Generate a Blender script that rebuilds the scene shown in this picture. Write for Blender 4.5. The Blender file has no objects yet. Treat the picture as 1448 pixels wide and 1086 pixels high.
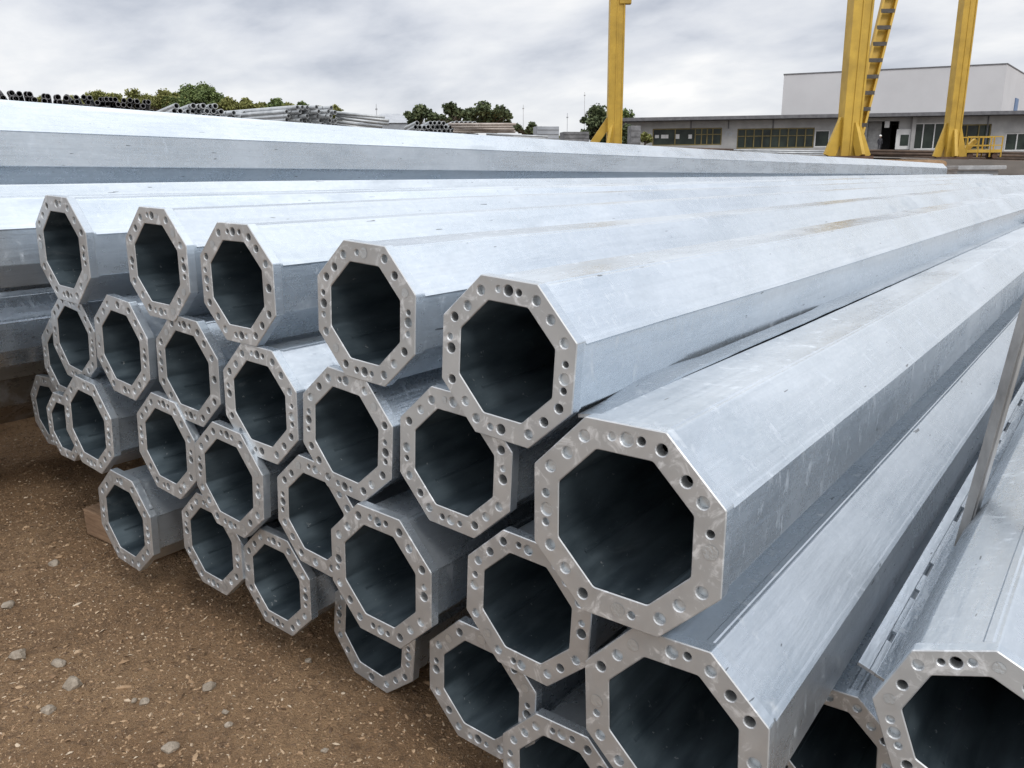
import bpy, bmesh, math, random
from mathutils import Vector, Matrix, noise as mnoise
PI = math.pi
rnd = random.Random(7)
scene = bpy.context.scene
COL = scene.collection
U = 0.24                       # metres per fitted unit
CAMH = 1.92                    # camera height over the near ground

# ------------------------------------------------------------------ camera
TH, PIT, ROL, FPX = 0.650757877, 0.251145620, -0.00693503618, 1145.406
FW = Vector((-math.sin(TH)*math.cos(PIT), math.cos(TH)*math.cos(PIT), -math.sin(PIT)))
RT0 = Vector((math.cos(TH), math.sin(TH), 0)); UP0 = RT0.cross(FW)
CR, SR = math.cos(ROL), math.sin(ROL)
RT = RT0*CR + UP0*SR; UP = UP0*CR - RT0*SR
CAM = Vector((0, 0, CAMH))
cd = bpy.data.cameras.new('camera'); cam = bpy.data.objects.new('camera', cd); COL.objects.link(cam)
cam.matrix_world = Matrix(((RT.x, UP.x, -FW.x, CAM.x), (RT.y, UP.y, -FW.y, CAM.y), (RT.z, UP.z, -FW.z, CAM.z), (0, 0, 0, 1)))
cd.sensor_width = 36; cd.lens = 36*FPX/1448; cd.clip_start = 0.05; cd.clip_end = 5000
scene.camera = cam

def at(px, py, Z):
    """world point seen at a photo pixel, Z metres along the level viewing direction"""
    d = FW*FPX + RT*(px-724) + UP*(543-py)
    lv = Vector((-math.sin(TH), math.cos(TH), 0))
    return CAM + d*(Z/d.dot(lv))
LV = Vector((-math.sin(TH), math.cos(TH), 0)); LR = Vector((math.cos(TH), math.sin(TH), 0))

# ------------------------------------------------------------------ world, sun, exposure
SUN_EL, SUN_AZ = math.radians(44), math.radians(112)
scene.view_settings.view_transform = 'Standard'; scene.view_settings.look = 'None'
scene.view_settings.gamma = 1.0; scene.view_settings.use_curve_mapping = False
scene.view_settings.exposure = 0.27
W = bpy.data.worlds.new('World'); scene.world = W; W.use_nodes = True
def build_world():
    nt = W.node_tree; nt.nodes.clear(); N = nt.nodes.new; L = nt.links.new
    out = N('ShaderNodeOutputWorld'); bg = N('ShaderNodeBackground'); bg.inputs[1].default_value = 0.1
    sky = N('ShaderNodeTexSky'); sky.sky_type = 'NISHITA'; sky.sun_disc = False
    sky.sun_elevation = SUN_EL; sky.sun_rotation = SUN_AZ
    tc = N('ShaderNodeTexCoord'); sep = N('ShaderNodeSeparateXYZ'); L(tc.outputs['Generated'], sep.inputs[0])
    zc = N('ShaderNodeMath'); zc.operation = 'MAXIMUM'; L(sep.outputs[2], zc.inputs[0]); zc.inputs[1].default_value = 0.0
    za = N('ShaderNodeMath'); za.operation = 'ADD'; L(zc.outputs[0], za.inputs[0]); za.inputs[1].default_value = 0.24
    comb = N('ShaderNodeCombineXYZ')
    for i in range(2):
        dv = N('ShaderNodeMath'); dv.operation = 'DIVIDE'; L(sep.outputs[i], dv.inputs[0]); L(za.outputs[0], dv.inputs[1]); L(dv.outputs[0], comb.inputs[i])
    def noise(scale, det, rough, dist, off):
        mp = N('ShaderNodeMapping'); mp.inputs['Location'].default_value = off; mp.inputs['Rotation'].default_value = (0, 0, TH)
        mp.inputs['Scale'].default_value = (0.85, 1.1, 1); L(comb.outputs[0], mp.inputs[0])
        n = N('ShaderNodeTexNoise'); n.inputs['Scale'].default_value = scale; n.inputs['Detail'].default_value = det
        n.inputs['Roughness'].default_value = rough; n.inputs['Distortion'].default_value = dist; L(mp.outputs[0], n.inputs['Vector'])
        return n.outputs['Fac']
    big = noise(0.85, 8, 0.52, 0.1, (3.1, 1.7, 0)); fine = noise(2.6, 7, 0.55, 0.2, (0.4, 7.7, 0))
    mx = N('ShaderNodeMix'); mx.inputs[0].default_value = 0.25; L(big, mx.inputs[2]); L(fine, mx.inputs[3])
    rp = N('ShaderNodeValToRGB'); cr = rp.color_ramp
    cr.elements[0].position = 0.38; cr.elements[0].color = (3.9, 4.2, 4.9, 1)
    cr.elements[1].position = 0.585; cr.elements[1].color = (8.8, 8.7, 8.6, 1)
    e = cr.elements.new(0.455); e.color = (6.0, 6.2, 6.7, 1)
    e = cr.elements.new(0.52); e.color = (7.3, 7.4, 7.65, 1)
    L(mx.outputs[0], rp.inputs[0])
    # overcast sky is brighter overhead
    mr = N('ShaderNodeMapRange'); mr.inputs[1].default_value = 0.20; mr.inputs[2].default_value = 0.60; mr.inputs[3].default_value = 1.0; mr.inputs[4].default_value = 1.9
    L(sep.outputs[2], mr.inputs[0])
    vm = N('ShaderNodeVectorMath'); vm.operation = 'SCALE'; L(rp.outputs[0], vm.inputs[0]); L(mr.outputs[0], vm.inputs['Scale'])
    hz = N('ShaderNodeMapRange'); hz.inputs[1].default_value = 0.0; hz.inputs[2].default_value = 0.11; hz.inputs[3].default_value = 0.62; hz.inputs[4].default_value = 0.0; L(sep.outputs[2], hz.inputs[0])
    mh = N('ShaderNodeMix'); mh.data_type = 'RGBA'; L(hz.outputs[0], mh.inputs[0]); L(vm.outputs[0], mh.inputs[6]); mh.inputs[7].default_value = (7.7, 7.75, 7.9, 1)
    m2 = N('ShaderNodeMix'); m2.data_type = 'RGBA'; m2.inputs[0].default_value = 0.93
    L(sky.outputs[0], m2.inputs[6]); L(mh.outputs[2], m2.inputs[7])
    L(m2.outputs[2], bg.inputs[0]); L(bg.outputs[0], out.inputs[0])
build_world()
sd = bpy.data.lights.new('sun', 'SUN'); sd.energy = 1.0; sd.angle = math.radians(14); sd.color = (1, 0.96, 0.9)
so = bpy.data.objects.new('sun', sd); COL.objects.link(so)
sdir = Vector((math.sin(SUN_AZ)*math.cos(SUN_EL), math.cos(SUN_AZ)*math.cos(SUN_EL), math.sin(SUN_EL)))
so.rotation_euler = (-sdir).to_track_quat('-Z', 'Y').to_euler()

# ------------------------------------------------------------------ materials
class M:
    def __init__(s, name):
        s.m = bpy.data.materials.new(name); s.m.use_nodes = True; s.nt = s.m.node_tree
        s.b = s.nt.nodes['Principled BSDF']
    def N(s, t, **k):
        n = s.nt.nodes.new(t)
        for a, v in k.items(): setattr(n, a, v)
        return n
    def L(s, a, b): s.nt.links.new(a, b)
    def coord(s, scale=(1, 1, 1), jitter=True):
        tc = s.N('ShaderNodeTexCoord'); v = tc.outputs['Object']
        if jitter:
            oi = s.N('ShaderNodeObjectInfo'); c = s.N('ShaderNodeMath', operation='MULTIPLY'); s.L(oi.outputs['Random'], c.inputs[0]); c.inputs[1].default_value = 57.0
            a = s.N('ShaderNodeVectorMath', operation='ADD'); s.L(v, a.inputs[0]); s.L(c.outputs[0], a.inputs[1]); v = a.outputs[0]
        m = s.N('ShaderNodeMapping'); m.inputs['Scale'].default_value = scale; s.L(v, m.inputs[0]); return m.outputs[0]
    def noise(s, vec, scale, det=4, rough=.55, dist=0):
        n = s.N('ShaderNodeTexNoise'); s.L(vec, n.inputs['Vector']); n.inputs['Scale'].default_value = scale; n.inputs['Detail'].default_value = det
        n.inputs['Roughness'].default_value = rough; n.inputs['Distortion'].default_value = dist; return n.outputs['Fac']
    def ramp(s, fac, *stops):
        r = s.N('ShaderNodeValToRGB'); s.L(fac, r.inputs[0]); e = r.color_ramp.elements
        while len(e) < len(stops): e.new(0.5)
        for q, (p, c) in zip(e, stops): q.position = p; q.color = (*c, 1) if len(c) == 3 else c
        return r.outputs[0]
    def val(s, fac, a, b, lo=0.0, hi=1.0):
        r = s.N('ShaderNodeMapRange'); s.L(fac, r.inputs[0]); r.inputs[1].default_value = a; r.inputs[2].default_value = b
        r.inputs[3].default_value = lo; r.inputs[4].default_value = hi; return r.outputs[0]
    def mix(s, fac, a, b, mode='MIX'):
        n = s.N('ShaderNodeMix', data_type='RGBA', blend_type=mode)
        if isinstance(fac, (int, float)): n.inputs[0].default_value = fac
        else: s.L(fac, n.inputs[0])
        for i, q in ((6, a), (7, b)):
            if isinstance(q, tuple): n.inputs[i].default_value = (*q, 1)
            else: s.L(q, n.inputs[i])
        return n.outputs[2]
    def bump(s, h, strength, dist):
        b = s.N('ShaderNodeBump'); b.inputs['Strength'].default_value = strength; b.inputs['Distance'].default_value = dist; s.L(h, b.inputs['Height'])
        s.L(b.outputs[0], s.b.inputs['Normal'])
    def set(s, col=None, rough=None, metal=None):
        for k, v in (('Base Color', col), ('Roughness', rough), ('Metallic', metal)):
            if v is None: continue
            if isinstance(v, tuple): s.b.inputs[k].default_value = (*v, 1)
            elif isinstance(v, (int, float)): s.b.inputs[k].default_value = v
            else: s.L(v, s.b.inputs[k])
        return s.m

def zinc(name, lo=(.445, .505, .565), hi=(.585, .64, .695), metal=.76, dirt=None):
    m = M(name); c = m.coord()
    blotch = m.noise(m.coord((1, .45, 1)), 2.6, 5, .6, .5); streak = m.noise(m.coord((22, .5, 22)), 1.6, 5, .6); drip = m.noise(m.coord((6, 20, 3)), 2.0, 6, .65, .3)
    col = m.ramp(blotch, (.3, lo), (.66, hi))
    col = m.mix(m.val(streak, .50, .72, 0, .30), col, tuple(x*.82 for x in lo))
    sc = m.N('ShaderNodeTexVoronoi'); m.L(m.coord((1, .6, 1)), sc.inputs['Vector']); sc.inputs['Scale'].default_value = 95
    sp = m.N('ShaderNodeSeparateColor'); m.L(sc.outputs['Color'], sp.inputs[0])
    col = m.mix(m.val(sp.outputs[0], 0, 1, 0, .10), col, (.80, .84, .88))
    mot = m.noise(m.coord((1, .6, 1)), 34, 6, .75, .3); col = m.mix(m.val(mot, .40, .60, .10, 0), col, tuple(x*.66 for x in lo))      # mottled spangle
    patch = m.val(m.noise(m.coord((.9, .35, .9)), 2.6, 6, .65, .25), .58, .74, 0, .7)           # dull handled patches
    col = m.mix(patch, col, tuple(x*.80 for x in lo))
    run = m.val(m.noise(m.coord((5, 7, 3)), 3.0, 7, .72, .3), .57, .75, 0, .5)           # chalky zinc runs
    col = m.mix(run, col, (.74, .77, .80))
    scr = m.val(m.noise(m.coord((30, 130, 30)), 2.6, 3, .5, .2), .68, .78, 0, .10)          # fine scuffs
    col = m.mix(scr, col, (.86, .88, .90))
    nick = m.val(m.noise(m.coord((30, 5, 30)), 1.7, 2, .5), .735, .75, 0, .8)
    col = m.mix(nick, col, (.10, .11, .12))
    oi = m.N('ShaderNodeObjectInfo'); hs = m.N('ShaderNodeHueSaturation'); m.L(m.val(oi.outputs['Random'], 0, 1, .90, 1.07), hs.inputs['Value']); m.L(col, hs.inputs['Color']); col = hs.outputs[0]
    if dirt: col = m.mix(m.val(m.noise(c, 5, 6, .65), .3, .55), col, dirt)
    r0 = m.N('ShaderNodeMath', operation='ADD'); m.L(m.val(blotch, .3, .7, .20, .34), r0.inputs[0]); pr_ = m.N('ShaderNodeMath', operation='ADD'); m.L(m.val(patch, 0, 1, 0, .16), pr_.inputs[0]); m.L(m.val(mot, .35, .65, .06, -.02), pr_.inputs[1]); m.L(pr_.outputs[0], r0.inputs[1])
    r1 = m.N('ShaderNodeMath', operation='ADD'); m.L(r0.outputs[0], r1.inputs[0]); m.L(run, r1.inputs[1])
    wav = m.noise(m.coord((7, .7, 7)), 1.6, 4, .6, .2); fin = m.noise(m.coord((34, 15, 34)), 3.2, 6, .75)
    b1 = m.N('ShaderNodeBump'); b1.inputs['Strength'].default_value = .30; b1.inputs['Distance'].default_value = .012; m.L(wav, b1.inputs['Height'])
    b2 = m.N('ShaderNodeBump'); b2.inputs['Strength'].default_value = .11; b2.inputs['Distance'].default_value = .004
    hm = m.N('ShaderNodeMath', operation='ADD'); m.L(fin, hm.inputs[0]); m.L(drip, hm.inputs[1]); m.L(hm.outputs[0], b2.inputs['Height']); m.L(b1.outputs[0], b2.inputs['Normal'])
    m.L(b2.outputs[0], m.b.inputs['Normal'])
    return m.set(col, r1.outputs[0], metal)
ZINC = zinc('galvanised_zinc')
MUDDY = zinc('muddy_zinc', (.26, .245, .23), (.42, .41, .40), .5, dirt=(.17, .135, .10))
def inner_mat():  # pole bores: shade inside the tube is put into a darker colour
    m = M('shade_darkened_inner_steel'); c = m.coord((4, 1, 4)); n = m.noise(c, 3, 6, .6)
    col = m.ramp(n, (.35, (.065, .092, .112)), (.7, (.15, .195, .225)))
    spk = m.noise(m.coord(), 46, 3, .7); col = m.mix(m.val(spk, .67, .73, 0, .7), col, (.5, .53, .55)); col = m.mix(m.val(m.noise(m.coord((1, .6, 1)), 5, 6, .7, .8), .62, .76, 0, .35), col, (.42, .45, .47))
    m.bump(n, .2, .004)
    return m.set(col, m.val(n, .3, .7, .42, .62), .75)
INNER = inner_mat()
def flange_mat():
    m = M('flange_face'); c = m.coord(); n = m.noise(c, 6, 5, .6, .5); n2 = m.noise(c, 17, 5, .65, .8)
    col = m.ramp(n, (.3, (.41, .425, .435)), (.7, (.53, .54, .545)))
    col = m.mix(m.val(n2, .55, .66, 0, .8), col, (.78, .80, .82))
    oi = m.N('ShaderNodeObjectInfo'); hs = m.N('ShaderNodeHueSaturation'); m.L(m.val(oi.outputs['Random'], 0, 1, .88, 1.1), hs.inputs['Value']); m.L(col, hs.inputs['Color'])
    m.bump(m.noise(c, 60, 4, .6), .12, .002)
    return m.set(hs.outputs[0], m.val(n2, .3, .7, .30, .50), .62)
FLANGE = flange_mat()
def simple(name, c1, c2, scale=4, rough=.7, metal=0., bump=.2, sc=(1, 1, 1), bd=.01):
    m = M(name); v = m.coord(sc); n = m.noise(v, scale, 6, .6)
    col = m.ramp(n, (.35, c1), (.68, c2)); m.bump(m.noise(v, scale*6, 4), bump, bd)
    return m.set(col, rough, metal)
PLUG = simple('zinc_film', (.50, .54, .57), (.62, .66, .69), 20, .4, .8)
WOOD = simple('rough_timber', (.20, .12, .07), (.36, .24, .15), 6, .85, 0, .5, (1, 8, 8))
STONE = simple('stone', (.20, .165, .125), (.42, .36, .29), 22, .9, 0, .5)
YELLOW = simple('crane_yellow', (.40, .25, .030), (.60, .385, .05), 1.2, .5, 0, .05)
YDARK = simple('ladder_dark', (.05, .045, .04), (.10, .09, .08), 3, .7)
RUST = simple('rusty_steel', (.07, .042, .03), (.15, .085, .055), 2, .85)
BROWNB = simple('brown_timber', (.055, .036, .026), (.12, .08, .055), 1.5, .85)
POST = simple('stake_steel', (.20, .195, .19), (.44, .435, .43), 7, .5, .6, .3, (1, 1, .35))
WALLW = simple('whitewashed_wall', (.30, .30, .30), (.42, .415, .41), .8, .85)
HALL = simple('hall_cladding', (.53, .53, .545), (.58, .58, .595), .25, .7)
FASCIA = simple('roof_edge_felt', (.10, .10, .11), (.17, .17, .18), 2, .8)
FRAMEY = simple('yellow_window_frame', (.14, .11, .035), (.22, .17, .06), 2, .6)
FRAMEW = simple('white_frame', (.55, .55, .55), (.66, .66, .66), 2, .6)
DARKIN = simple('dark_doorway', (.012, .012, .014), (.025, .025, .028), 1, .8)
CONC = simple('weathered_concrete', (.27, .27, .27), (.42, .42, .42), 3, .85, 0, .3)
GREYR = simple('grey_sheet_roof', (.30, .32, .35), (.40, .42, .45), 1, .5, .3)
SIGNB = simple('blue_sign', (.10, .17, .30), (.14, .22, .38), 2, .6)
FARDK = simple('dark_pole_end', (.13, .13, .135), (.26, .26, .27), 2, .6, .4)
FARLT = simple('grey_pipe', (.36, .38, .395), (.55, .57, .58), 2, .5, .5)
FARBR = simple('tan_pipe', (.34, .29, .25), (.50, .45, .41), 2, .6, .2)
MAST = simple('mast_steel', (.30, .32, .35), (.40, .42, .45), 1, .6, .3)
CLOTH = simple('dark_workwear', (.03, .03, .035), (.06, .06, .07), 3, .9)
SKIN = simple('skin', (.36, .22, .16), (.42, .27, .2), 3, .6)
HELM = simple('white_helmet', (.72, .72, .70), (.80, .80, .78), 3, .4)
BARK = simple('bark', (.07, .055, .04), (.12, .095, .07), 4, .9)
def glass_mat():
    m = M('window_glass'); n = m.noise(m.coord(), .6, 4); col = m.ramp(n, (.35, (.010, .016, .016)), (.7, (.04, .055, .045)))
    m.b.inputs['Specular IOR Level'].default_value = .25
    return m.set(col, .2, 0.)
GLASS = glass_mat()
def leaf(name, a, b):
    m = M(name); g = m.N('ShaderNodeNewGeometry'); col = m.ramp(g.outputs['Random Per Island'], (0, a), (1, b))
    m.b.inputs['Specular IOR Level'].default_value = .2
    return m.set(col, .75, 0)
LEAF1 = leaf('olive_leaves', (.14, .155, .05), (.30, .30, .11))
LEAF2 = leaf('dark_leaves', (.05, .07, .038), (.14, .165, .08))
LEAF3 = leaf('green_leaves', (.08, .12, .045), (.21, .26, .10))
def ground_mat():
    m = M('brown_soil'); v = m.coord(jitter=False)
    n1 = m.noise(v, 1.1, 6, .6, .4); n2 = m.noise(v, 26, 6, .7); n3 = m.noise(v, 95, 4, .7); n4 = m.noise(v, 4, 5, .6)
    col = m.ramp(n1, (.30, (.26, .152, .074)), (.70, (.44, .28, .152)))
    col = m.mix(m.val(n2, .47, .68, 0, .7), col, (.115, .068, .037))
    col = m.mix(m.val(n3, .57, .70, 0, .6), col, (.50, .39, .28))
    col = m.mix(m.val(n4, .55, .75, 0, .35), col, (.36, .225, .115))
    a = m.N('ShaderNodeMath', operation='ADD'); m.L(n2, a.inputs[0]); m.L(n3, a.inputs[1])
    m.bump(a.outputs[0], 1.0, .03)
    return m.set(col, .95, 0)
SOIL = ground_mat()
def chip_mat():
    m = M('gravel_chips'); g = m.N('ShaderNodeNewGeometry')
    col = m.ramp(g.outputs['Random Per Island'], (0, (.10, .06, .033)), (.45, (.29, .18, .098)), (.85, (.42, .29, .175)), (1, (.58, .48, .36)))
    return m.set(col, .7, 0)
CHIP = chip_mat()

# ------------------------------------------------------------------ object helpers
def link(o, parent=None):
    COL.objects.link(o)
    if parent is not None: o.parent = parent
    return o
def tag(o, label=None, cat=None, group=None, kind=None):
    if label: o['label'] = label
    if cat: o['category'] = cat
    if group: o['group'] = group
    if kind: o['kind'] = kind
    elif cat: o['kind'] = 'thing'
    return o
def thing(name, label, cat, loc=(0, 0, 0), rz=0, group=None):
    o = bpy.data.objects.new(name, None); link(o); o.location = loc; o.rotation_euler = (0, 0, rz)
    o.empty_display_size = .1
    return tag(o, label, cat, group)
def obj(name, bm, mats, parent=None, smooth=False):
    me = bpy.data.meshes.new(name); bm.normal_update(); bm.to_mesh(me); bm.free()
    for mm in (mats if isinstance(mats, (list, tuple)) else [mats]): me.materials.append(mm)
    if smooth:
        for p in me.polygons: p.use_smooth = True
    return link(bpy.data.objects.new(name, me), parent)
def box(bm, c, s, rot=None, mi=0, bev=0.0):
    mt = Matrix.Translation(Vector(c)) @ (rot.to_4x4() if rot is not None else Matrix.Identity(4)) @ Matrix.Diagonal((s[0], s[1], s[2], 1))
    r = bmesh.ops.create_cube(bm, size=1.0, matrix=mt)
    fs = {f for v in r['verts'] for f in v.link_faces}
    if bev > 0:
        es = list({e for v in r['verts'] for e in v.link_edges})
        rr = bmesh.ops.bevel(bm, geom=es, offset=bev, segments=2, affect='EDGES', profile=.6)
        fs = {f for v in rr['verts'] for f in v.link_faces} | {f for f in fs if f.is_valid}
    for f in fs:
        if f.is_valid: f.material_index = mi
def bar(bm, a, b, w, d=None, mi=0, up=Vector((0, 0, 1)), w2=None):
    """rectangular bar from a to b, tapering to w2"""
    a = Vector(a); b = Vector(b); z = (b-a); L = z.length; z.normalize()
    x = up.cross(z)
    if x.length < 1e-3: x = Vector((1, 0, 0)).cross(z)
    x.normalize(); y = z.cross(x); d = d or w; k = (w2 or w)/w
    vs = []
    for p, q in ((a, 1), (b, k)):
        for sx, sy in ((-1, -1), (1, -1), (1, 1), (-1, 1)): vs.append(bm.verts.new(p + x*(sx*w*q/2) + y*(sy*d*q/2)))
    for f in ((3, 2, 1, 0), (4, 5, 6, 7), (0, 1, 5, 4), (1, 2, 6, 5), (2, 3, 7, 6), (3, 0, 4, 7)):
        bm.faces.new([vs[i] for i in f]).material_index = mi
def tube(bm, a, b, r, n=10, r2=None, cap=True, mi=0):
    a = Vector(a); b = Vector(b); z = (b-a).normalized(); x = z.orthogonal().normalized(); y = z.cross(x); r2 = r if r2 is None else r2
    A = [bm.verts.new(a + (x*math.cos(t)+y*math.sin(t))*r) for t in (2*PI*i/n for i in range(n))]
    B = [bm.verts.new(b + (x*math.cos(t)+y*math.sin(t))*r2) for t in (2*PI*i/n for i in range(n))]
    for i in range(n): bm.faces.new((A[i], A[(i+1) % n], B[(i+1) % n], B[i])).material_index = mi
    if cap: bm.faces.new(A[::-1]).material_index = mi; bm.faces.new(B).material_index = mi

# ------------------------------------------------------------------ terrain: low pole yard, raised yard behind
def sst(t): t = max(0., min(1., t)); return t*t*(3-2*t)
def terrain(x, y):
    low = -0.02 - 0.15*sst((x+1.9)/.9)
    Z = -x*math.sin(TH)+y*math.cos(TH); lat = x*math.cos(TH)+y*math.sin(TH)
    Zc = min(max(Z, 2), 230)
    hi = CAMH + .035*Zc - .35 - .006*max(-60, min(lat, 90)) - .025*max(0, min(lat, 60)-8) + .075*max(0, min(-lat-1, 22))
    m = max(sst((-6.75-x)/1.0), sst((y-39)/4))
    h = low + (hi-low)*m
    if -8 < x < 0 and -1 < y < 4:
        h += .012*mnoise.noise(Vector((x*3, y*3, 0))) + .007*mnoise.noise(Vector((x*11, y*11, 3))) + .004*mnoise.noise(Vector((x*34, y*34, 5)))
    return h
def build_ground():
    def axis(lo, f0, f1, hi, step, far):
        a = []; v = f0
        while v < f1: a.append(v); v += step
        s = step; v = f1
        while v < hi: a.append(v); s *= far; v += s
        a.append(hi); s = step; v = f0-step
        while v > lo: a.append(v); s *= far; v -= s
        a.append(lo); return sorted(a)
    xs = axis(-1500, -7.6, -.8, 1500, .026, 1.14); ys = axis(-600, .4, 3.4, 2200, .026, 1.14)
    bm = bmesh.new()
    g = [[bm.verts.new((x, y, terrain(x, y))) for x in xs] for y in ys]
    for j in range(len(ys)-1):
        for i in range(len(xs)-1): bm.faces.new((g[j][i], g[j][i+1], g[j+1][i+1], g[j+1][i]))
    tag(obj('ground', bm, SOIL, smooth=True), kind='structure')
build_ground()

def build_bounce_pavement():  # unseen pale ground, added to bounce light onto shaft sides and flanges
    m = M('added_bounce_concrete'); v = m.coord(jitter=False); n = m.noise(v, 1.5, 6, .65)
    col = m.ramp(n, (.3, (.33, .32, .30)), (.7, (.46, .45, .43))); m.bump(m.noise(v, 40, 5), .3, .01); m.set(col, .9, 0)
    bm = bmesh.new(); nx = 24
    def patch(x0, x1, y0, y1):
        g = [[bm.verts.new((x0+(x1-x0)*i/nx, y0+(y1-y0)*j/nx, terrain(x0+(x1-x0)*i/nx, y0+(y1-y0)*j/nx)+.02)) for i in range(nx+1)] for j in range(nx+1)]
        for j in range(nx):
            for i in range(nx): bm.faces.new((g[j][i], g[j][i+1], g[j+1][i+1], g[j+1][i]))
    patch(.45, 40, .1, 36); patch(-30, 40, -30, .1)
    tag(obj('added_bounce_pavement', bm, m.m), kind='structure')
build_bounce_pavement()
def build_yard():
    m = M('dark_yard_gravel'); v = m.coord(jitter=False); n = m.noise(v, .5, 7, .65)
    col = m.ramp(n, (.3, (.065, .055, .047)), (.7, (.13, .112, .095))); m.bump(m.noise(v, 20, 5), .4, .02); m.set(col, .95, 0)
    bm = bmesh.new()
    def patch(x0, x1, y0, y1, nx, ny):
        g = [[bm.verts.new((x0+(x1-x0)*i/nx, y0+(y1-y0)*j/ny, terrain(x0+(x1-x0)*i/nx, y0+(y1-y0)*j/ny)+.05)) for i in range(nx+1)] for j in range(ny+1)]
        for j in range(ny):
            for i in range(nx): bm.faces.new((g[j][i], g[j][i+1], g[j+1][i+1], g[j+1][i]))
    patch(-120, -7.75, 8, 40.5, 120, 40); patch(-120, 60, 40.5, 180, 120, 110)
    tag(obj('yard_ground', bm, m.m), kind='structure')
build_yard()

# gravel chips scattered on the near soil
def build_gravel():
    bm = bmesh.new(); r = random.Random(3)
    for k in range(70000):
        x = r.uniform(-7.2, -1.3); y = r.uniform(.6, 3.0)
        s = .0025*math.exp(r.gauss(0, .45))*(1 if k % 40 else 1.7)
        e = r.uniform(1.1, 2.6); z = terrain(x, y) + s*.15
        rot = Matrix.Rotation(r.uniform(0, 2*PI), 3, 'Z') @ Matrix.Rotation(r.gauss(0, .5), 3, 'X') @ Matrix.Rotation(r.gauss(0, .25), 3, 'Y')
        p = Vector((x, y, z)); n = 5
        ring = [bm.verts.new(p + rot @ Vector((math.cos(2*PI*i/n)*s*e*r.uniform(.75, 1.2), math.sin(2*PI*i/n)*s*r.uniform(.75, 1.2), 0))) for i in range(n)]
        t = bm.verts.new(p + rot @ Vector((s*.3*r.uniform(-1, 1), 0, s*r.uniform(.35, .8))))
        for i in range(n): bm.faces.new((ring[i], ring[(i+1) % n], t))
    for k in range(900):
        x = r.uniform(-7.2, -1.3); y = r.uniform(.6, 3.0); s = .0045*math.exp(r.gauss(0, .42))
        rot = Matrix.Rotation(r.uniform(0, 6.3), 3, 'Z'); vs = []
        for zz, rr_, nn in ((-.5, .75, 5), (.15, 1., 6), (.6, .6, 5)):
            o_ = r.uniform(0, 6); vs.append([bm.verts.new(rot @ Vector((math.cos(o_*0+2*PI*i/6)*rr_*s*1.3*r.uniform(.8, 1.15), math.sin(2*PI*i/6)*rr_*s*r.uniform(.8, 1.15), zz*s*.8)) + Vector((x, y, terrain(x, y)+s*.2))) for i in range(6)])
        for A_, B_ in zip(vs, vs[1:]):
            for i in range(6): bm.faces.new((A_[i], A_[(i+1) % 6], B_[(i+1) % 6], B_[i]))
        bm.faces.new(vs[-1])
    tag(obj('gravel', bm, CHIP), kind='stuff')
build_gravel()

def ground_hit(px, py):
    d = (FW*FPX + RT*(px-724) + UP*(543-py)).normalized(); t = .5
    while t < 30:
        p = CAM + d*t
        if p.z < terrain(p.x, p.y): return p
        t += .004
    return CAM + d*30
STONES = [  # photo pixel, width px, label
 (26, 930, 32, 'flat grey stone on the soil nearest the left edge, low in the yard'),
 (83, 940, 24, 'small buff stone just above the big rounded one on the soil'),
 (102, 970, 33, 'biggest rounded buff stone lying on the brown soil'),
 (70, 1005, 26, 'pale flat stone just below the big rounded one on the soil'),
 (298, 972, 25, 'smooth beige stone alone on soil below the middle of the pole ends'),
 (241, 1061, 27, 'angular pale grey stone low on the soil near the front'),
 (76, 799, 19, 'small stone on soil left of the lowest left pole end'),
 (205, 994, 17, 'small tan stone paired with a grey pebble on the soil'),
 (190, 992, 11, 'small grey pebble touching a tan stone on the soil'),
 (319, 1008, 13, 'little white stone right below the smooth beige stone'),
 (460, 1062, 13, 'little pale pebble on soil near the front bottom edge'),
 (437, 935, 14, 'whitish stone in shade under the hanging pole ends'),
 (325, 1026, 15, 'oblong white stone near the front, below the little white one'),
 (10, 858, 22, 'dark flat stone at the left edge of the soil'),
]
for i, (px, py, w, lab) in enumerate(STONES):
    p = ground_hit(px, py); s = w*(p-CAM).dot(FW)/FPX/2
    bm = bmesh.new(); bmesh.ops.create_icosphere(bm, subdivisions=3, radius=1)
    r = random.Random(50+i)
    planes = [(Vector((r.gauss(0, 1), r.gauss(0, 1), r.gauss(0, 1))).normalized(), r.uniform(.50, .85)) for _ in range(14)]
    for v in bm.verts:
        for n, d in planes:
            k = v.co.dot(n)-d
            if k > 0: v.co -= n*k*.97
        v.co *= 1+.06*mnoise.noise(v.co*3+Vector((i, 0, 0)))
        v.co = Vector((v.co.x*s*1.05, v.co.y*s*.85, v.co.z*s*.62))
    o = obj('stone', bm, STONE); o.location = (p.x, p.y, p.z+s*.22); o.rotation_euler = (0, 0, r.uniform(0, 6))
    tag(o, lab, 'stone', 'stones on the soil')

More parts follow.
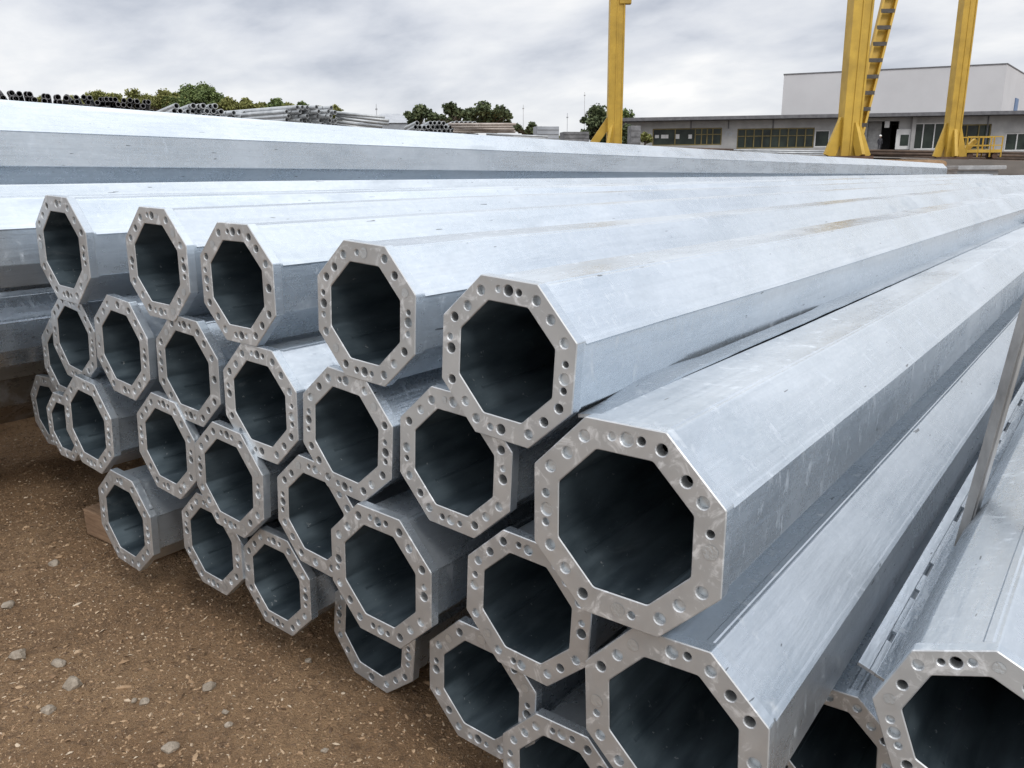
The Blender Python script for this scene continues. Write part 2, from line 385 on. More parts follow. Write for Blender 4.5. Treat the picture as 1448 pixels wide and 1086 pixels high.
# ------------------------------------------------------------------ octagonal galvanised poles
ANG = [math.radians(112.5-45*k) for k in range(8)]        # TL TR RT RB BR BL LB LT
def octo(R, psi, rc=0.0, seg=3):
    pts = []
    for k in range(8):
        a = ANG[k]+psi; c = Vector((R*math.cos(a), R*math.sin(a)))
        if rc <= 0: pts.append(c); continue
        inn = c.normalized()*(R-rc/math.cos(PI/8))         # centre of the corner arc
        for j in range(seg):
            b = a + math.radians(22.5) - math.radians(45)*j/(seg-1)
            pts.append(inn + Vector((math.cos(b), math.sin(b)))*rc)
    return pts
def make_flange(R, psi, t, seed, openp, parent):
    r = random.Random(seed)
    cu = bpy.data.curves.new('flange', 'CURVE'); cu.dimensions = '2D'; cu.fill_mode = 'BOTH'; cu.extrude = t/2-.0025; cu.bevel_depth = .0025; cu.offset = -.0025; cu.bevel_resolution = 0
    def sp(pts):
        s = cu.splines.new('POLY'); s.points.add(len(pts)-1); s.use_cyclic_u = True
        for q, p in zip(s.points, pts): q.co = (p[0], p[1], 0, 1)
    sp([(p.x, p.y) for p in octo(R, psi, R*.03, 3)])
    sp([(p.x, p.y) for p in octo(R*.705, psi, R*.05, 3)])
    plugs = []
    def hole(k, u, hr, rr=.862):
        # u 0..1 along side k (between corner k and k+1)
        a = ANG[k]+psi; b = ANG[(k+1) % 8]+psi
        p = Vector((math.cos(a), math.sin(a)))*(1-u) + Vector((math.cos(b), math.sin(b)))*u
        p = p*R*rr
        p += Vector((r.gauss(0, 1), r.gauss(0, 1)))*R*.006
        n = 14
        if r.random() < .93:
            sp([(p.x+hr*math.cos(2*PI*i/n), p.y+hr*math.sin(2*PI*i/n)) for i in range(n)])
            if r.random() > openp: plugs.append((p, hr*1.02, r.uniform(.15, .55)))
        else: plugs.append((p, hr*1.12, -.02))
    H = R*.053
    for k in range(8):
        if k % 2 == 0:      # sides top, right, bottom, left carry a cluster at the middle
            j = r.uniform(-.03, .03); hole(k, .5+j, H*1.15)
            if r.random() < .75: hole(k, .29+j, H*.68)
            if r.random() < .75: hole(k, .72+j, H*.74)
        else:
            for u in (.10, .5, .90): hole(k, u+r.gauss(0, .02), H)
    tmp = bpy.data.objects.new('tmp', cu); COL.objects.link(tmp)
    me = bpy.data.meshes.new_from_object(tmp.evaluated_get(bpy.context.evaluated_depsgraph_get()))
    bpy.data.objects.remove(tmp); bpy.data.curves.remove(cu)
    bm = bmesh.new(); bm.from_mesh(me); bpy.data.meshes.remove(me)
    for f in bm.faces: f.material_index = 0; f.smooth = False
    # side rim is dipped zinc
    for f in bm.faces:
        if abs(f.normal.z) < .5 and f.calc_center_median().length > R*.9: f.material_index = 1
        elif abs(f.normal.z) < .3 and f.calc_center_median().length < R*.73: f.material_index = 3  # inner rim takes the same shade-darkened colour as the bore
    for p, hr, dep in plugs:
        z = t/2 - dep*t if dep > 0 else t/2+.0012
        n = 14; ph = r.uniform(0, 6)
        vs = [bm.verts.new((p.x+hr*(1+.06*math.sin(3*a+ph))*math.cos(a), p.y+hr*(1+.06*math.sin(2*a+ph))*math.sin(a), z)) for a in (2*PI*i/n for i in range(n))]
        bm.faces.new(vs).material_index = 2
    # local z of the curve -> -y of the pole
    for v in bm.verts: v.co = Vector((v.co.x, -v.co.z + t/2, v.co.y))
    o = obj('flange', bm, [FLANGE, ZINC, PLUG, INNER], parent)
    return o
def pole(key, label, x, z, R, psi, y0, y1, frac=.955, openp=.42, flange=True, mat=None, group='octagonal poles of the front stack', inner=9.0, taper=.93, yaw=0., pitch=0.):
    X, Zz, Rm, Y0, Y1 = x*U, CAMH+z*U, R*U, y0*U, y1*U
    psi = math.radians(psi); t = .036
    root = thing('octagonal_pole', label, 'steel pole', (X, Y0, Zz), yaw, group); root.rotation_euler.x = pitch
    L = Y1-Y0; rr = random.Random(hash(key) % 999 if False else sum(map(ord, key)))
    mat = mat or ZINC
    bm = bmesh.new(); prof = octo(1, psi, .045, 4); n = len(prof); prev = None; first = None
    ys = [t-.002, t+.012, t+.0121, .5, 1.5, 3, 5, 8, 12, 17, 23, L] if flange else [0, .01, .0101, .5, 1.5, 3, 5, 8, 12, 17, 23, L]
    ys = [y for y in ys if y <= L]
    ph = rr.uniform(0, 6)
    for i, yy in enumerate(ys):
        s = Rm*frac*(1+(taper-1)*yy/L)*(1.018 if i < 2 else 1)
        sx = .006*math.sin(yy*.35+ph); sz = .005*math.sin(yy*.27+ph*2)
        if yy < 1: sx = sz = 0
        ring = [bm.verts.new((p.x*s+sx, yy, p.y*s+sz)) for p in prof]
        if prev:
            for k in range(n): bm.faces.new((prev[k], ring[k], ring[(k+1) % n], prev[(k+1) % n]))
        else: first = ring
        prev = ring
    bm.faces.new(prev[::-1] if False else prev)
    if not flange: bm.faces.new(first[::-1])
    bmesh.ops.recalc_face_normals(bm, faces=bm.faces)
    # folded lip along the upper right bend, weld bead along the lower left one
    for k in (2, 1, 6):
        a0 = ANG[k-1]+psi; a = ANG[k]+psi; b = ANG[(k+1) % 8]+psi; mk = lambda q: Vector((math.cos(q), math.sin(q)))
        d1 = (mk(a)-mk(a0)).normalized(); n1 = (mk(a)+mk(a0)).normalized(); prev = None
        sec = ((-.030, .0005), (-.004, .0030), (.009, .0030), (.010, -.0015), (-.006, -.0035)) if k == 2 else ((-.034, .0003), (-.027, .0055), (-.012, .0055), (-.006, .0003), (-.020, -.002)) if k == 1 else ((-.03, -.002), (-.024, .003), (-.016, .003), (-.010, -.002), (-.02, -.004))
        for yy in ys[2:]:
            s = Rm*frac*(1+(taper-1)*yy/L)
            sx = .006*math.sin(yy*.35+ph); sz = .005*math.sin(yy*.27+ph*2)
            if yy < 1: sx = sz = 0
            ring = [bm.verts.new((p.x+sx, yy, p.y+sz)) for p in (mk(a)*s*.990 + d1*w + n1*h for w, h in sec)]
            if prev:
                for j in range(5): bm.faces.new((prev[j], ring[j], ring[(j+1) % 5], prev[(j+1) % 5]))
            else: bm.faces.new(ring[::-1])
            prev = ring
    o = obj('shaft', bm, mat, root)
    # smooth only the rounded bends
    pass
    if flange:
        make_flange(Rm, psi, t, sum(map(ord, key))*7, openp, root)
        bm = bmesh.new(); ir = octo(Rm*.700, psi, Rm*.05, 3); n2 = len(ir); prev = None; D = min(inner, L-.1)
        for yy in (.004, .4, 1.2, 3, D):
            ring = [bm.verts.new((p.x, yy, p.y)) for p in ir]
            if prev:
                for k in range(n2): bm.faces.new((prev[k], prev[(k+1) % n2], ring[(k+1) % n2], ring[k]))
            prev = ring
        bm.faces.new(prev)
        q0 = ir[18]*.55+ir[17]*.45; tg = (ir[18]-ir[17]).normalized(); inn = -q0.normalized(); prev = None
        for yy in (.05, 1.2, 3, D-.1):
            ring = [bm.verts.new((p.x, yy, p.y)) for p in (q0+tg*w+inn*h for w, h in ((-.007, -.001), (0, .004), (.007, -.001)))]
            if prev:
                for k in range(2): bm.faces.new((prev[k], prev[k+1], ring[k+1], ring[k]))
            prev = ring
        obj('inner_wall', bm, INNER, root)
    return root

Y1 = 155
P = lambda *a, **k: pole(*a, **k)
T = 'galvanised octagonal steel pole, %s'
# top row
P('O1', T % 'leftmost flanged end of the top row', -15.48, -1.24, 1.03, -3.1, 6.88, Y1, .95)
P('O2', T % 'second flanged end from the left in the top row', -12.65, -1.35, .98, -2, 7.07, Y1, .95)
P('O3', T % 'middle of the five flanged ends in the top row', -10.54, -1.53, .97, -1.2, 7.1, Y1, .95)
P('O4', T % 'fourth flanged end from the left in the top row', -7.76, -1.70, .98, -3.7, 7.06, Y1, .95)
P('O5', T % 'rightmost flanged end of the top row', -5.41, -2.01, 1.01, -4, 6.97, Y1, .965)
# second row
P('Z', T % 'half hidden small ring at the far left of the second row', -18.3, -3.83, .95, -5, 7.8, Y1, .92)
P('X', T % 'end tucked under the leftmost top row pole', -16.31, -3.03, .93, -8, 7.22, Y1, .92)
P('Y', T % 'second row end between the first and second top row poles', -14.17, -2.93, .98, -5.9, 7.07, Y1, .92)
P('AA', T % 'second row end under the gap beside the middle top pole', -12.13, -3.07, .97, -4, 7.09, Y1, .92)
P('BB', T % 'second row end directly under the middle top row pole', -10.25, -3.33, .97, -2.8, 7.11, Y1, .95)
P('CC', T % 'second row end below left of the fourth top row pole', -8.3, -3.45, .98, -5.5, 7.09, Y1, .92)
P('DD', T % 'second row end below left of the rightmost top row pole', -6.29, -3.41, .98, -3.5, 7.04, Y1, .92)
P('BIG', T % 'the largest whole flanged end, right of centre in front', -3.62, -3.36, 1.15, 0, 6.52, Y1, .97, .55)
# third row
P('W', T % 'farthest left ring of the third row, half hidden', -20.6, -5.5, .95, 3.5, 8.3, Y1, .92)
P('W2', T % 'small ring between the farthest left one and its right neighbour', -17.75, -5.15, .78, -2, 7.4, Y1, .9)
P('V', T % 'second from the left end in the third row, above soil', -15.74, -4.64, 1.0, -5.9, 7.01, Y1, .9)
P('U', T % 'third row end above the lowest left pole, resting on it', -13.03, -4.55, .98, -5.2, 7.06, Y1, .9)
P('S', T % 'third row end with a chalky smear inside its upper right', -11.16, -4.75, .99, -5.1, 7.03, Y1, .9)
P('T', T % 'third row end partly covered on its right by a nearer flange', -9.15, -4.90, .96, -4.7, 7.14, Y1, .9)
P('M', T % 'third row end standing proud in the middle, thick collar visible', -7.51, -5.25, 1.04, -2.5, 6.85, Y1, .9)
P('L1', T % 'third row end just below left of the largest end', -5.18, -5.02, .99, -3.4, 7.03, Y1, .92)
P('F', T % 'big cut off end under the largest one at the bottom edge', -3.05, -5.47, 1.10, 2.1, 6.62, Y1, .97, .6)
# bottom row
P('R', T % 'lowest end at the far left beside the timber block', -14.58, -6.32, 1.02, -4.4, 6.92, Y1, .9)
P('Q', T % 'second lowest row end from the left, hanging over soil', -12.1, -6.20, .95, -3.3, 7.17, Y1, .9)
P('Pp', T % 'lowest row end with a ragged whitish left rim', -10.38, -6.41, .93, -2.4, 7.22, Y1, .9, .6)
P('N', T % 'lowest row end half covered by the thick collared one above', -8.77, -7.08, .985, -7.2, 7.8, Y1, .9)
P('GG', T % 'lowest row end left of the bottom edge crop, dark inside', -5.99, -6.53, .97, -2.1, 7.12, Y1, .92)
P('HH', T % 'lowest end cropped by the bottom edge of the picture', -4.62, -7.27, .975, .4, 7.0, Y1, .88)
# right-hand group
P('RRs', T % 'narrow dark end wedged low between the two big right ones', -2.14, -6.90, .89, 3, 9.2, Y1, .93)
P('RR', T % 'tilted end cropped by the bottom right corner', -.46, -4.82, .89, 20.4, 7.33, Y1, .965, .4)
P('RU', T % 'support hidden low under the bottom right corner pole', -.2, -6.75, .89, 8, 9.6, Y1, .93)
# poles that start beyond the left edge of the picture
P('A', T % 'shaft running behind the leftmost top row end to the left edge', -18.0, -1.2, .98, -3, 6.1, Y1, .95)
P('B', T % 'shaft entering at left edge below the uppermost left shaft', -20.8, -3.4, .92, -4, 3.6, Y1, .95)
P('C', T % 'shaft at top of the stack second behind the leftmost end', -20.2, -.98, .97, 2, 6.7, Y1, .95)
P('E', T % 'shaft at top of the stack third behind the leftmost end', -22.3, -2.0, .97, -2, 8.0, Y1, .95)
P('G', T % 'shaft directly under the nearer of the two high rear poles', -24.7, -1.25, .97, 0, 7.0, 139, .95)
P('G2', T % 'shaft directly under the farther of the two high rear poles', -27.2, -1.3, 1.0, 0, 3.0, 139, .95)
P('K1', T % 'mud stained shaft low at the left edge above the soil', -23.1, -5.3, .97, 5, 3.0, 120, .95, mat=MUDDY)
P('K2', T % 'dark shaft in the gap above the mud stained one', -24.4, -3.25, .97, 5, 3.0, 120, .95)
P('K3', T % 'mud stained lowest shaft under the left edge group', -25.4, -5.6, .97, 5, 3.4, 120, .95, mat=MUDDY)
# high rear poles crossing the whole picture
RG = 'long rear poles lying above the front stack'
P('BP1', T % 'long nearer rear one crossing the picture to the crane', -25.0, .81, 1.27, 0, 3.0, 139, .955, group=RG, taper=1.0, pitch=-.0040)
P('BP2', T % 'long farther rear one forming the skyline at left', -27.6, 1.30, 1.2, 3, 3.0, 80, .955, group=RG, taper=1.0, pitch=-.014)

# timber dunnage under the bottom row
for i, (x, y, lab) in enumerate(((-17.25, 8.3, 'weathered timber block on the soil beside the lowest left pole'), (-12, 30, 'timber block under the middle length of the front stack'),
        (-8, 30, 'timber block under the right middle length of the front stack'))):
    bm = bmesh.new(); box(bm, (0, 0, 0), (.62, .17, .16), bev=.01)
    for v in bm.verts: v.co += .004*mnoise.noise_vector(v.co*9)
    o = obj('timber_block', bm, WOOD); o.location = (x*U, y*U, terrain(x*U, y*U)+.085); o.rotation_euler = (.03, .02, .06)
    tag(o, lab, 'timber', 'timber blocks under the stack')

# leaning steel stake at the right edge
def stake():
    a = Vector((-1.33*U, 12.0*U, CAMH-5.05*U)); b = Vector((-.92*U, 12.0*U, CAMH-1.2*U))
    root = thing('steel_stake', 'worn grey brown steel stake leaning up between the right hand poles', 'stake', a)
    bm = bmesh.new(); d = b-a
    bar(bm, (0, 0, 0), d, .029, .010, up=Vector((.3, 1, 0)))
    obj('web_plate', bm, POST, root)
    bm = bmesh.new(); off = Vector((.0195, .010, 0)); bar(bm, off, d+off, .008, .024, up=Vector((.3, 1, 0)))
    obj('side_flange', bm, POST, root)
stake()
def rail():
    x, z, y0, L = -1.78*U, CAMH-5.86*U, 9.5*U, 5.0
    t = thing('slotted_rail', 'thin slotted galvanised rail lying in the gap below the steel stake', 'rail', (x, y0, z)); t.rotation_euler.y = .35
    for k, sx in enumerate((-.026, .026)):
        bm = bmesh.new(); box(bm, (sx, L/2, 0), (.036, L, .012), bev=.002); obj('strip', bm, ZINC, t)
    r = random.Random(4); y = .0
    while y < L-.2: w = r.uniform(.1, .5); bm = bmesh.new(); box(bm, (0, y+w/2, .001), (.0152, w, .010)); y += w+r.uniform(.05, .22); obj('bridge', bm, ZINC, t)
rail()
def strip():
    bm = bmesh.new(); n = 60; r = random.Random(9); prev = None; Y0 = 7.14*U
    for i in range(n+1):
        y = (7.14+40*(i/n)**1.3)
        slit = sst((y-9.4)/.5)*(1-sst((y-14.6)/1.2)); crack = sst((y-10.0)/.6)*(1-sst((y-20)/2))
        xo = -4.535+.085*slit-.0016*(y-7)+r.uniform(-.006, .006)*slit; xi = -4.055-.03*crack*r.uniform(.6, 1.1)-.0016*(y-7)
        dip = .13*(1-sst((y-7.2)/1.6)); zo, zi = -2.372-.0012*(y-7)-dip, -2.292-.0012*(y-7)-.012*crack-dip
        ring = [bm.verts.new((xx*U, (y-7.14)*U, zz*U)) for xx, zz in ((xo, zo), (xi, zi), (xi, zi-.04), (xo, zo-.04))]
        if prev:
            for k in range(4): bm.faces.new((prev[k], prev[(k+1) % 4], ring[(k+1) % 4], ring[k]))
        else: bm.faces.new(ring[::-1])
        prev = ring
    bm.faces.new(prev); bmesh.ops.recalc_face_normals(bm, faces=bm.faces)
    for v in bm.verts: v.co -= Vector((-4.3*U, 0, -2.33*U))
    o = obj('flat_strip', bm, ZINC); o.location = (-4.3*U, Y0, CAMH-2.33*U)
    tag(o, 'long flat galvanised strip bridging the gap left of the largest pole', 'steel strip')
strip()

# grey slab at the end of the rear pole
def slab():
    p = at(1379, 242, 33.2)
    t = thing('concrete_slab', 'rough grey slab piece lying past the end of the rear pole', 'slab', p)
    bm = bmesh.new(); q = Matrix.Rotation(TH+.05, 3, 'Z')
    box(bm, (0, 0, .13), (1.95, .9, .16), q, bev=.03); obj('upper_slab', bm, CONC, t)
    bm = bmesh.new(); box(bm, (-.12, .05, -.13), (1.7, .8, .30), q, bev=.05); obj('lower_slab', bm, CONC, t)
slab()

# ------------------------------------------------------------------ gantry crane
def G(p): return Vector((p.x, p.y, terrain(p.x, p.y)))
def crane():
    A = at(868, 206, 37); B = at(1197, 221, 27.5); Cc = at(1342, 222, 40)
    root = thing('gantry_crane', 'tall yellow gantry crane on box legs in front of the low building', 'crane', (B.x, B.y, B.z))
    o = Vector(root.location); H = Vector((0, 0, 13))
    def leg(p, w0, w1):
        bm = bmesh.new(); p = p-o; sx = LR; 
        bar(bm, p, p+H, w0, w0*.9, up=LV, w2=w1); 
        bar(bm, p+Vector((0, 0, .02))-LV*w0*.46, p+H-LV*w1*.46, .05, .04, up=LV)
        bar(bm, p+Vector((0, 0, .02))-LV*w0*.46+LR*w0*.44, p+H-LV*w1*.46+LR*w1*.44, .06, .05, up=LV)
        l = obj('leg', bm, YELLOW, root); return l, p
    lA, a = leg(A, .62, .66); lB, b = leg(B, .56, .74); lC, c = leg(Cc, .58, .62)
    def foot(par, p, d, h, w, k=0):
        bm = bmesh.new(); bar(bm, p+d, p+Vector((0, 0, h))+d.normalized()*.18, w, .14, up=d.cross(Vector((0, 0, 1)))); obj('foot_brace', bm, YELLOW, par)
    foot(lA, a, -LR*.95, 1.1, .34); foot(lA, a, -LR*.3-LV*.5, .9, .2)
    foot(lB, b, -LR*.62-LV*.1, 1.15, .36); foot(lB, b, LR*.25-LV*.5, 1.0, .26); foot(lB, b, LR*.75+LV*.2, 1.2, .2)
    foot(lC, c, -LR*.62, 1.5, .34); foot(lC, c, LR*.62, 1.5, .34); foot(lC, c, -LV*.5, 1.2, .3)
    # inclined second leg with rungs
    q0 = at(1205, 216, 27.8)-o; q1 = at(1258, 0, 28.4)-o; q2 = q0+(q1-q0)*2.1
    bm = bmesh.new(); n = (q2-q0).normalized()
    for s in (-1, 1): bar(bm, q0+LR*s*.17, q2+LR*s*.26, .07, .16, up=LV)
    bar(bm, q0+LV*.12, q2+LV*.12, .34, .03, up=LV, w2=.5)
    ml = obj('ladder_leg', bm, YELLOW, root)
    L = (q2-q0).length; s = .9
    while s < L:
        bm = bmesh.new(); p = q0+n*s; bar(bm, p-LR*.22-LV*.06, p+LR*.22-LV*.06, .06, .12, up=Vector((0, 0, 1))); s += .52
        obj('ladder_rung', bm, YDARK, ml)
    # cable bracket on the left leg, girder and sills above the picture
    bm = bmesh.new(); pA = at(884, 2, 36.8)-o; box(bm, pA, (.5, .3, .22), Matrix.Rotation(TH, 3, 'Z'), bev=.02); obj('bracket', bm, YELLOW, lA)
    bm = bmesh.new(); z = Vector((0, 0, 13.4)); bar(bm, b+z-(a-b)*.05, a+z+(a-b)*.1, .8, .9); bar(bm, b+z, c+z, .6, .7); obj('girder', bm, YELLOW, root)
    for p, l in ((a, lA), (b, lB), (c, lC)):
        bm = bmesh.new(); g = terrain(p.x+o.x, p.y+o.y)-o.z; top = p.z
        box(bm, (p.x, p.y, (g-.2+top)/2), (1.3, 1.1, max(.1, top-g+.2)), Matrix.Rotation(TH, 3, 'Z')); obj('base_plate', bm, RUST, l)
crane()

# small yellow railed trolley beside the right leg
def trolley():
    p = at(1390, 222, 41)
    t = thing('railed_trolley', 'low yellow railed service trolley beside the right crane leg', 'trolley', p)
    bm = bmesh.new()
    q = Matrix.Rotation(TH, 3, 'Z')
    def V(a, h, d=0): return LR*a + LV*d + Vector((0, 0, h))
    for d in (0, .7):
        for h in (.55, .95): bar(bm, V(-.85, h, d), V(.85, h, d), .05)
        for a in (-.85, -.3, .3, .85): bar(bm, V(a, 0, d), V(a, .95, d), .06)
    obj('railing', bm, YELLOW, t)
    bm = bmesh.new(); box(bm, V(0, .28, .35), (1.7, .75, .14), q); bar(bm, V(-1.0, .1, .3), V(-.3, .8, .3), .22); obj('deck', bm, YELLOW, t)
    for a in (-.6, .6): bm = bmesh.new(); tube(bm, V(a, .06, .05), V(a, .06, .65), .14, 12); obj('wheel_axle', bm, RUST, t)
trolley()

# ------------------------------------------------------------------ low building and hall
def building():
    p0 = at(876, 208, 98); p1 = at(1510, 214, 90); base = min(terrain(p0.x, p0.y), terrain(p1.x, p1.y), p0.z, p1.z)
    ux = (p1-p0); ux.z = 0; L = ux.length; ux.normalize(); uy = Vector((-ux.y, ux.x, 0))
    if uy.dot(LV) < 0: uy = -uy
    rz = math.atan2(ux.y, ux.x)
    t = thing('low_building', 'long low whitewashed building with flat roof and dark window bands', 'building', (p0.x, p0.y, p0.z), rz)
    o = p0
    zr = lambda py, px: loc(px, py)[2]
    def loc(px, py):     # photo pixel -> facade coordinates
        d = FW*FPX + RT*(px-724) + UP*(543-py); s = (o-CAM).dot(uy)/d.dot(uy); q = CAM+d*s-o
        return q.dot(ux), 0, q.z
    top = loc(1160, 168)[2]; wb = base-o.z-1.0
    bm = bmesh.new()
    # facade wall split round the openings
    ops = [(923, 1020, 182, 205), (1043, 1150, 182, 209), (1153, 1172, 184, 208), (1215, 1268, 172, 212), (1291, 1335, 174, 211), (1352, 1398, 176, 211), (1423, 1470, 188, 213)]
    R_ = []
    for a, b, c, d in ops:
        x0, _, z1 = loc(a, c); x1, _, z0 = loc(b, d); R_.append((x0, x1, z0, z1))
    xs = 0
    for x0, x1, z0, z1 in R_:
        box(bm, ((xs+x0)/2, .15, (wb+top)/2), (x0-xs, .3, top-wb))
        box(bm, ((x0+x1)/2, .15, (z1+top)/2), (x1-x0, .3, top-z1)); box(bm, ((x0+x1)/2, .15, (wb+z0)/2), (x1-x0, .3, z0-wb)); xs = x1
    box(bm, ((xs+L)/2, .15, (wb+top)/2), (L-xs, .3, top-wb))
    box(bm, (.15, 7.2, (wb+top)/2), (.3, 13.7, top-wb)); box(bm, (L-.15, 7.2, (wb+top)/2), (.3, 13.7, top-wb)); box(bm, (L/2, 14, (wb+top)/2), (L-.7, .3, top-wb))
    bmesh.ops.remove_doubles(bm, verts=bm.verts, dist=1e-4)
    obj('wall', bm, WALLW, t)
    bm = bmesh.new(); box(bm, (L/2, 6.6, top+.2), (L+1.0, 16.5, .36)); r = obj('roof', bm, FASCIA, t)
    for px in (977, 1030, 1093, 1396):
        bm = bmesh.new(); x = loc(px, 180)[0]; tube(bm, (x, -.08, wb+1 if px > 1300 else top-.9), (x, -.08, top), .06, 8); obj('downpipe', bm, FASCIA, t)
    for i, (x0, x1, z0, z1) in enumerate(R_):
        w = x1-x0; h = z1-z0
        if i == 3:                                           # open entrance bay
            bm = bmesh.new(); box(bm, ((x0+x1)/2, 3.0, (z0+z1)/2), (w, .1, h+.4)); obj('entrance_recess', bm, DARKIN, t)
            bm = bmesh.new(); x = loc(1226, 190)[0]; box(bm, (x, .6, (z0+z1)/2), (.25, .25, h)); x = loc(1240, 190)[0]; box(bm, (x, 1.2, (z0+z1)/2), (1.4, .1, h)); obj('entrance_column', bm, CONC, t)
            continue
        bm = bmesh.new(); box(bm, ((x0+x1)/2, .22, (z0+z1)/2), (w, .04, h)); 
        yel = i in (0, 1, 5); fb = bmesh.new(); y = .14
        for zz in (z0+.06, z1-.06): box(fb, ((x0+x1)/2, y, zz), (w-.02, .1, .12))
        n = [8, 9, 1, 0, 3, 3, 3][i]
        xs_ = [x0+w*(k+.0)/n for k in range(n+1)]
        if i == 0: xs_ = [x0+.06, x0+w*.33, x0+w*.62, x0+w*.71, x0+w*.79, x0+w*.87, x1-.06]
        for xx in xs_: box(fb, (min(max(xx, x0+.05), x1-.05), y-.013, (z0+z1)/2), (.11, .1, h-.26))
        if i in (0, 1): box(fb, ((x0+x1)/2 + (w*.31 if i == 0 else 0), y+.01, z0+h*.62), ((w*.36 if i == 0 else w-.2), .07, .09))
        f = obj('window', fb, FRAMEY if yel else FRAMEW, t); obj('pane', bm, GLASS, f)
    # white panels standing in for reflections in the left band's glass
    for px, py, w_, h_ in ((929, 193, .45, .35), (938, 193, .5, .4), (943, 193, .35, .4), (958, 193, .45, .5), (976, 193, .4, .45)):
        bm = bmesh.new(); q = loc(px, py); box(bm, (q[0], .185, q[2]), (w_, .02, h_), bev=.0); obj('window_reflection', bm, FRAMEW, t)
    # light door panel beside the entrance
    x0, _, z1 = loc(1268, 183); x1, _, z0 = loc(1286, 211)
    bm = bmesh.new(); box(bm, ((x0+x1)/2, -.06, (z0+z1)/2), (x1-x0, .1, z1-z0)); d = obj('door', bm, FRAMEW, t)
    bm = bmesh.new(); box(bm, ((x0+x1)/2+.1, -.12, (z0+z1)/2-.1), ((x1-x0)*.55, .03, (z1-z0)*.55)); obj('door_glass', bm, GLASS, d)
    bm = bmesh.new(); x = loc(1290, 190)[0]; box(bm, (x, -.2, (wb+top)/2), (.4, .35, top-wb-.04)); obj('pillar', bm, WALLW, t)
    bm = bmesh.new(); q = loc(1254, 176); box(bm, (q[0], -.1, q[2]), (.5, .18, .7), bev=.06); obj('wall_lamp', bm, FRAMEW, t)
    # grey painted marks on the white pier
    bm = bmesh.new(); q = loc(1028, 189); mk = FASCIA
    box(bm, (q[0]-.1, -.012, q[2]), (.1, .02, .55)); box(bm, (q[0]+.2, -.012, q[2]+.18), (.35, .02, .1)); box(bm, (q[0]+.3, -.012, q[2]-.1), (.1, .02, .32))
    q = loc(1036, 189); box(bm, (q[0], -.012, q[2]), (.4, .02, .1)); box(bm, (q[0]-.15, -.012, q[2]-.05), (.1, .02, .45)); obj('painted_mark', bm, GREYR, t)
    # hall
    h0 = at(1112, 160, 122); hd = [None]
    q0 = at(1109, 103, 122); q1 = at(1424, 94, 112)
    hx = (q1-q0); hx.z = 0; HL = hx.length; hx.normalize(); hy = Vector((-hx.y, hx.x, 0)); hy = -hy if hy.dot(LV) < 0 else hy
    zb = terrain(q0.x, q0.y)-1; zt = (q0.z+q1.z)/2
    hz = zt-zb
    th = thing('industrial_hall', 'large windowless pale grey hall rising behind the low building', 'building', (q0.x, q0.y, zb), math.atan2(hx.y, hx.x))
    e = at(1478, 120, 141); e = e-q0; ex_, ey_ = e.dot(hx), e.dot(hy)
    def prism(z0, z1, g=0.):
        bm = bmesh.new(); pl = [(-g, -g), (HL+g*.5, -g), (ex_+g, ey_), (ex_, ey_+25), (-g, ey_+25)]
        lo = [bm.verts.new((x, y, z0)) for x, y in pl]; hi_ = [bm.verts.new((x, y, z1)) for x, y in pl]
        for i in range(5): bm.faces.new((lo[i], lo[(i+1) % 5], hi_[(i+1) % 5], hi_[i]))
        bm.faces.new(hi_); bm.faces.new(lo[::-1]); return bm
    obj('wall', prism(0, hz), HALL, th); obj('roof', prism(hz, hz+.14, .08), FASCIA, th)
    sv = Vector((ex_-HL, ey_, 0)).normalized(); c = Vector((HL, 0, 0))+sv*11; c.z = hz-4.6; c += Vector((sv.y, -sv.x, 0))*.06
    bm = bmesh.new(); box(bm, c, (2.6, .1, 2.2), Matrix.Rotation(math.atan2(sv.y, sv.x), 3, 'Z')); obj('wall_sign', bm, SIGNB, th)
    return t
building()

